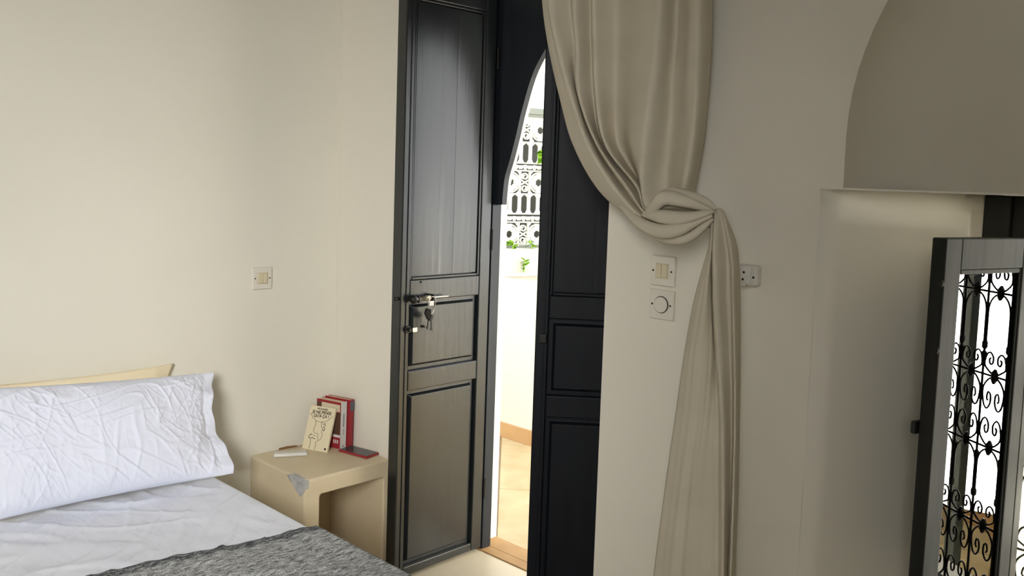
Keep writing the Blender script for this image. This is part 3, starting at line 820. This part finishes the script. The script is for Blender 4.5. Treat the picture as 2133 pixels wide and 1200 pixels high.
# ================================================================== curtain
# fold lines of the cloth (world x, z), left to right; the second table is the tail below the hook
FOLDS = [
    [(1.161,-0.100,2.022),(1.193,-0.100,1.881),(1.241,-0.100,1.741),(1.299,-0.100,1.603),(1.407,-0.100,1.469),(1.558,-0.120,1.395),(1.673,-0.119,1.359),(1.781,-0.118,1.401)],
    [(1.226,-0.134,2.009),(1.267,-0.137,1.871),(1.322,-0.140,1.734),(1.392,-0.144,1.600),(1.503,-0.148,1.472),(1.602,-0.149,1.398),(1.698,-0.146,1.372),(1.785,-0.123,1.406)],
    [(1.255,-0.090,2.013),(1.281,-0.089,1.876),(1.303,-0.088,1.739),(1.368,-0.087,1.603),(1.496,-0.112,1.479),(1.602,-0.139,1.407),(1.702,-0.143,1.384),(1.782,-0.117,1.411)],
    [(1.315,-0.136,1.999),(1.335,-0.139,1.866),(1.355,-0.142,1.733),(1.428,-0.146,1.600),(1.554,-0.169,1.484),(1.622,-0.168,1.417),(1.726,-0.168,1.398),(1.786,-0.123,1.416)],
    [(1.331,-0.085,2.006),(1.342,-0.083,1.872),(1.357,-0.082,1.738),(1.392,-0.080,1.603),(1.532,-0.119,1.489),(1.604,-0.148,1.426),(1.716,-0.156,1.410),(1.783,-0.116,1.420)],
    [(1.383,-0.132,1.992),(1.394,-0.135,1.862),(1.410,-0.138,1.731),(1.453,-0.141,1.600),(1.580,-0.168,1.493),(1.615,-0.169,1.431),(1.728,-0.173,1.420),(1.786,-0.123,1.424)],
    [(1.421,-0.069,1.998),(1.429,-0.067,1.867),(1.431,-0.064,1.736),(1.439,-0.061,1.604),(1.543,-0.097,1.493),(1.585,-0.135,1.425),(1.696,-0.148,1.430),(1.782,-0.114,1.427)],
    [(1.603,-0.147,1.965),(1.604,-0.151,1.844),(1.599,-0.156,1.722),(1.588,-0.160,1.599),(1.587,-0.156,1.494),(1.614,-0.163,1.436),(1.694,-0.167,1.442),(1.789,-0.125,1.431)],
    [(1.623,-0.086,1.973),(1.626,-0.085,1.850),(1.623,-0.084,1.727),(1.619,-0.083,1.603),(1.614,-0.088,1.496),(1.640,-0.122,1.462),(1.700,-0.135,1.455),(1.785,-0.116,1.435)],
    [(1.714,-0.126,1.956),(1.718,-0.128,1.838),(1.721,-0.130,1.719),(1.719,-0.133,1.600),(1.700,-0.127,1.491),(1.666,-0.097,1.472),(1.728,-0.135,1.458),(1.788,-0.122,1.438)],
    [(1.715,-0.062,1.966),(1.716,-0.058,1.847),(1.711,-0.055,1.726),(1.701,-0.051,1.604),(1.691,-0.060,1.498),(1.688,-0.052,1.467),(1.739,-0.096,1.457),(1.783,-0.113,1.442)]]
DROP = [
    [(1.783,-0.131,1.420),(1.785,-0.132,1.357),(1.769,-0.132,1.290),(1.746,-0.132,1.191),(1.728,-0.132,1.065),(1.712,-0.132,0.912),(1.693,-0.132,0.729),(1.668,-0.132,0.462)],
    [(1.791,-0.136,1.423),(1.802,-0.149,1.359),(1.800,-0.154,1.294),(1.791,-0.154,1.198),(1.780,-0.154,1.076),(1.775,-0.154,0.929),(1.761,-0.154,0.752),(1.747,-0.154,0.496)],
    [(1.790,-0.131,1.423),(1.794,-0.133,1.358),(1.796,-0.134,1.293),(1.799,-0.134,1.197),(1.806,-0.134,1.078),(1.804,-0.134,0.932),(1.790,-0.134,0.756),(1.784,-0.134,0.503)],
    [(1.789,-0.127,1.425),(1.787,-0.119,1.357),(1.788,-0.116,1.291),(1.796,-0.116,1.196),(1.809,-0.116,1.076),(1.826,-0.116,0.933),(1.833,-0.116,0.763),(1.845,-0.116,0.518)],
    [(1.803,-0.141,1.429),(1.820,-0.167,1.361),(1.830,-0.176,1.298),(1.838,-0.176,1.206),(1.853,-0.176,1.091),(1.871,-0.176,0.953),(1.883,-0.176,0.790),(1.897,-0.176,0.554)],
    [(1.810,-0.131,1.436),(1.832,-0.133,1.361),(1.843,-0.134,1.297),(1.851,-0.134,1.204),(1.862,-0.134,1.087),(1.873,-0.134,0.946),(1.881,-0.134,0.780),(1.887,-0.134,0.538)],
    [(1.821,-0.137,1.437),(1.855,-0.154,1.363),(1.870,-0.160,1.301),(1.879,-0.160,1.210),(1.889,-0.160,1.095),(1.899,-0.160,0.956),(1.905,-0.160,0.792),(1.910,-0.160,0.554)],
    [(1.816,-0.122,1.430),(1.844,-0.106,1.361),(1.853,-0.100,1.297),(1.862,-0.100,1.203),(1.869,-0.100,1.084),(1.876,-0.100,0.941),(1.883,-0.100,0.773),(1.888,-0.100,0.528)]]
FD = [0, 0.04, -0.012, 0.042, -0.018, 0.038, -0.036, 0.055, -0.016, 0.03, -0.045]
STRANDS = [
    ([(1.602,-0.150,1.411),(1.644,-0.175,1.440),(1.683,-0.185,1.464),(1.730,-0.180,1.458),(1.770,-0.165,1.446),(1.800,-0.150,1.436)], [(0.006, 0.008), (0.014, 0.016), (0.016, 0.02), (0.013, 0.016), (0.008, 0.01), (0.004, 0.005)]),
    ([(1.591,-0.150,1.415),(1.677,-0.182,1.415),(1.734,-0.192,1.415),(1.770,-0.185,1.422),(1.794,-0.170,1.431),(1.807,-0.155,1.435)], [(0.004, 0.006), (0.013, 0.018), (0.014, 0.017), (0.011, 0.012), (0.007, 0.008), (0.003, 0.004)]),
    ([(1.491,-0.120,1.440),(1.587,-0.160,1.397),(1.674,-0.185,1.379),(1.734,-0.190,1.387),(1.771,-0.175,1.408),(1.804,-0.155,1.426)], [(0.004, 0.006), (0.012, 0.014), (0.015, 0.018), (0.014, 0.016), (0.009, 0.01), (0.004, 0.005)]),
    ([(1.573,-0.130,1.386),(1.653,-0.155,1.361),(1.715,-0.170,1.359),(1.756,-0.170,1.372),(1.783,-0.160,1.397),(1.799,-0.145,1.418)], [(0.003, 0.005), (0.01, 0.011), (0.012, 0.013), (0.011, 0.012), (0.008, 0.01), (0.004, 0.005)]),
    ([(1.625,-0.130,1.467),(1.673,-0.150,1.478),(1.712,-0.155,1.473),(1.752,-0.150,1.464),(1.781,-0.140,1.451),(1.796,-0.130,1.440)], [(0.004, 0.006), (0.01, 0.012), (0.012, 0.014), (0.01, 0.014), (0.009, 0.012), (0.005, 0.006)])]
cur = thing('curtain', 'natural linen curtain gathered over a wall hook, right of the door', 'curtain', (1.6, -.1, 1.4))
nF = len(FOLDS)-1; nG = len(DROP)-1
SF = [[Vector(p) for p in r] for r in FOLDS]
for k, L_ in enumerate(SF):
    # up to the rod, where the cloth hangs in even pleats
    xt = 1.10+.62*k/nF
    L_.insert(0, Vector((L_[0].x+(L_[0].x-L_[1].x)*.45, -.10-FD[k]*.7, 2.20)))
    L_.insert(0, Vector((xt, -.10-(.022 if k % 2 else -.018), 2.44)))
def fsurf(lines, seed, amp):
    def f(u, v):
        t = v
        pts = [spline(l, t) for l in lines]
        p = spline(pts, u)
        w_ = noise.noise(Vector((u*26+seed, v*3.2, seed)))*amp + noise.noise(Vector((u*9, v*9, seed+3)))*amp*.6
        e = min(1, min(u, 1-u)*12)
        return p+Vector((0, -w_*(.4+.6*e), w_*.25))
    return f
bm = bmesh.new()
def wv(v): return v
grid(bm, 150, 170, fsurf(SF, 2, .006))
obj('drape', bm, M['linen'], cur, smooth=True, solid=.0022, fix=False)
SG = [[Vector(p) for p in r] for r in DROP]
for k, L_ in enumerate(SG):
    a = L_[-1]-L_[-2]
    L_.append(Vector((L_[-1].x+a.x*.5, L_[-1].y, .27))); L_.append(Vector((L_[-1].x+a.x*.4, L_[-1].y, .03)))
    # over the top of the hook
    L_.insert(0, Vector((1.772+.020*k/nG, -.115, 1.425+.014*sin(pi*k/nG))))
bm = bmesh.new()
grid(bm, 90, 170, fsurf(SG, 11, .0045))
obj('tail', bm, M['linen'], cur, smooth=True, solid=.0022, fix=False)
# rolled strands of cloth that wrap the gathered bundle
def strand(pts, rs, seed, name='gathered_fold'):
    bm = bmesh.new(); P_ = [Vector((x, y, z)) for x, y, z in pts]
    n = 40; m_ = 16; V = []
    for i in range(n+1):
        t = i/n; p = spline(P_, t); q = spline(P_, min(1, t+.02)) - spline(P_, max(0, t-.02)); q.normalize()
        a = Vector((0, -1, 0)); a = (a-q*a.dot(q)).normalized(); b = q.cross(a)
        r = spline([Vector((x, y, 0)) for x, y in rs], t)
        V.append([bm.verts.new(p+a*(cos(2*pi*k/m_)*r.x)+b*(sin(2*pi*k/m_)*r.y)*(1+.12*noise.noise(Vector((k*.9, t*4, seed))))) for k in range(m_)])
    for i in range(n):
        for k in range(m_): bm.faces.new((V[i][k], V[i][(k+1) % m_], V[i+1][(k+1) % m_], V[i+1][k]))
    bm.faces.new(V[0]); bm.faces.new(V[-1])
    return obj(name, bm, M['linen'], cur, smooth=True)
for q, (pp, rr_) in enumerate(STRANDS): strand(pp, rr_, q*3.1)
hk = thing('curtain_hook', 'dark metal wall hook holding back the linen curtain', 'hook', (1.735, 0, 1.400))
obj('wall_plate', tubm([(0, -.0005, 0), (0, -.006, 0)], .018, 16), M['darkmetal'], hk, local=True)
obj('arm', tubm([(0, -.006, 0), (.012, -.07, -.004), (.030, -.115, -.004), (.037, -.140, .004), (.040, -.150, .012), (.041, -.152, .020)], [.005, .005, .005, .005, .0055, .006], 10), M['darkmetal'], hk, local=True, smooth=True)
rod = thing('curtain_rod', 'black curtain rod above the door', 'curtain rod', (1.4, -.1, 2.46))
obj('pole', tubm([(-.70, 0, 0), (.55, 0, 0)], .012, 12), M['darkmetal'], rod, local=True, smooth=False)
for x in (-.66, .50): obj('bracket', bxm(x-.008, x+.008, .0, .0995, -.008, .008), M['darkmetal'], rod, local=True)

# ================================================================== lattice screen and plants across the courtyard
scr_ = thing('lattice_screen', 'white ornamental iron screen with circles and scrolls across the courtyard', 'screen', (A.x, A.y, 0), ang)
def sp(name, bm, m=M['white_metal']): return obj(name, bm, m, scr_, local=True)
P0 = .276
sx0_, sx1_ = -1.242, 1.518
ZR = dict(top=(2.035, 2.106), r1=(1.819, 2.019), b1=(1.640, 1.803), s1=(1.572, 1.626), r2=(1.373, 1.557), b2=(1.200, 1.358), s2=(1.126, 1.184), r3=(.915, 1.111))
bm = bmesh.new(); box(bm, sx0_-.03, sx1_+.03, -.045, .045, 2.056, 2.106); sp('top_rail', bm, M['rail_grey'])
bm = bmesh.new(); box(bm, sx0_-.02, sx1_+.02, -.032, .032, 2.030, 2.0555); sp('top_rail', bm, M['rail_grey'])
bm = bmesh.new(); box(bm, sx0_-.02, sx1_+.02, -.030, .030, .896, .913); sp('bottom_rail', bm, M['rail_grey'])
for z in (2.0235, 1.812, 1.632, 1.566, 1.364, 1.192, 1.119):
    bm = bmesh.new(); box(bm, sx0_, sx1_, -.012, .012, z-.0055, z+.0055); sp('cross_bar', bm)
for z in (1.601, 1.157):
    bm = bmesh.new(); box(bm, sx0_, sx1_, -.004, .004, z-.011, z+.011); sp('cross_bar', bm)
proto = {}
def put(name, key, build, x, z):
    if key not in proto:
        bm = bmesh.new(); build(bm); o = sp(name, bm); proto[key] = o; o.location = (x, 0, z)
    else:
        o = link_copy(proto[key], scr_, (x, 0, z)); o.matrix_parent_inverse = proto[key].matrix_parent_inverse
def b_ring(bm): ribbon(bm, circle(0, 0, .0540, 20), .036, -.011, .011, closed=True)
def b_petal(bm): ribbon(bm, circle(0, 0, .0860, 28), .009, -.010, .010, closed=True)
def b_spoke(bm):
    for k in range(8): ribbon(bm, [(.030*cos(k*pi/4), .030*sin(k*pi/4)), (.042*cos(k*pi/4), .042*sin(k*pi/4))], .012, -.010, .010)
    for k in range(4):
        a = k*pi/2; ribbon(bm, [(.070*cos(a), .070*sin(a)), (.091*cos(a), .091*sin(a))], .045, -.010, .010)
def b_vbar(h): return lambda bm: box(bm, -.006, .006, -.012, .012, 0, h)
def b_corner(sx, sz): return lambda bm: ribbon(bm, [(sx*.066, sz*.096), (sx*.082, sz*.082), (sx*.089, sz*.070)], .012, -.009, .009)
def b_scroll(bm):
    for s in (1, -1):
        pts = spiral(0, s*.050, .012, .034, (pi*.5 if s > 0 else -pi*.5), 1.35*1)
        ribbon(bm, pts, .009, -.009, .009)
    ribbon(bm, [(-.034, -.020), (0, 0), (.034, .020)], .010, -.009, .009); ribbon(bm, [(.034, -.020), (0, 0), (-.034, .020)], .010, -.009, .009)
def b_bal(h):
    def f(bm):
        n = 14; Lp = []
        for i in range(n+1):
            t = i/n; w_ = .012+.010*max(0, abs(2*t-1)-.45)*2+.004*cos(t*pi*6)*(abs(2*t-1) > .5)+.016*max(0, t-.86)*7
            Lp.append((w_, h*t))
        prism(bm, Lp+[(-x, z) for x, z in reversed(Lp)], [], -.011, .011)
    return f
def b_small(bm):
    n = 10
    ribbon(bm, [(-.040+.08*i/n, .010+.030*sin(pi*i/n)) for i in range(n+1)], .010, -.009, .009)
    ribbon(bm, circle(0, .014, .009, 10), .006, -.009, .009, closed=True)
for i in range(-4, 6):
    xs_ = i*P0
    for key in ('r1', 'r2', 'r3'):
        z0, z1 = ZR[key]; zc = (z0+z1)/2; h = z1-z0
        put('scroll', 'scroll', b_scroll, xs_, zc)
        put('vertical_bar', 'vb', b_vbar(.2), xs_-.0475, zc-.1); put('vertical_bar', 'vb', b_vbar(.2), xs_+.0475, zc-.1)
        put('ring', 'ring', b_ring, xs_+P0/2, zc); put('hoop', 'hoop', b_petal, xs_+P0/2, zc); put('spokes', 'spoke', b_spoke, xs_+P0/2, zc)
        for cx_ in (-1, 1):
            for cz_ in (-1, 1): put('corner_piece', 'corner%d%d' % (cx_, cz_), b_corner(cx_, cz_), xs_+P0/2, zc)
    for q in range(3):
        xb = xs_-P0/6+q*P0/3
        put('baluster', 'bal1', b_bal(.170), xb, 1.637); put('baluster', 'bal2', b_bal(.164), xb, 1.197)
        for z in (1.572, 1.126): put('small_arch', 'small', b_small, xb+P0/6, z)

def leaf_bm(L_, W_):
    bm = bmesh.new(); n = 6; V = []
    for i in range(n+1):
        t = i/n; w_ = W_*sin(pi*min(1, t*.93+.04))**.8; z = -.18*L_*t*t
        V.append([bm.verts.new((L_*t, s*w_/2, z+abs(s)*.12*W_)) for s in (-1, 0, 1)])
    for i in range(n):
        for k in range(2): bm.faces.new((V[i][k], V[i][k+1], V[i+1][k+1], V[i+1][k]))
    bmesh.ops.solidify(bm, geom=bm.faces[:], thickness=.0008)
    return bm
def plant(name, label, base, H, nl, L_, W_, seed, lean=(0, 0), t0=.35):
    rnd = random.Random(seed)
    o = thing(name, label, 'plant', base, ang)
    obj('stem', tubm([(0, 0, 0), (lean[0]*.4, lean[1]*.5, H*.5), (lean[0], lean[1], H)], [.006, .005, .003], 6), M['leaf'], o, local=True)
    first = None
    for i in range(nl):
        t = t0+(1-t0)*i/max(1, nl-1)
        if first is None:
            lf = first = obj('leaf', leaf_bm(L_, W_), M['leaf'], o, local=True, smooth=True)
        else: lf = link_copy(first, o)
        lf.location = (lean[0]*t, lean[1]*t, H*t)
        lf.rotation_euler = (rnd.uniform(-.9, .9), rnd.uniform(-.7, .5), rnd.uniform(0, 6.28)); k = rnd.uniform(.75, 1.15); lf.scale = (k, k, k)
    return o
def onp(s, d, z): v = Vector((A.x, A.y))+SD*s+Vector((-SD.y, SD.x))*d; return (v.x, v.y, z)
plant('leafy_plant', 'tall bright green plant in front of the white lattice screen', onp(.150, -.115, .896), .83, 16, .095, .060, 5, lean=(-.02, 0), t0=.88)
plant('small_plant', 'low green plant at the left foot of the lattice screen', onp(-.155, -.115, .896), .05, 9, .07, .03, 8)
plant('small_plant', 'low green plant at the foot of the lattice screen, under its scroll column', onp(.03, -.115, .896), .045, 8, .06, .03, 9)
plant('trailing_plant', 'small green plant hanging on the white wall below the lattice screen', onp(-.08, -.185, .7005), .10, 10, .06, .03, 10)
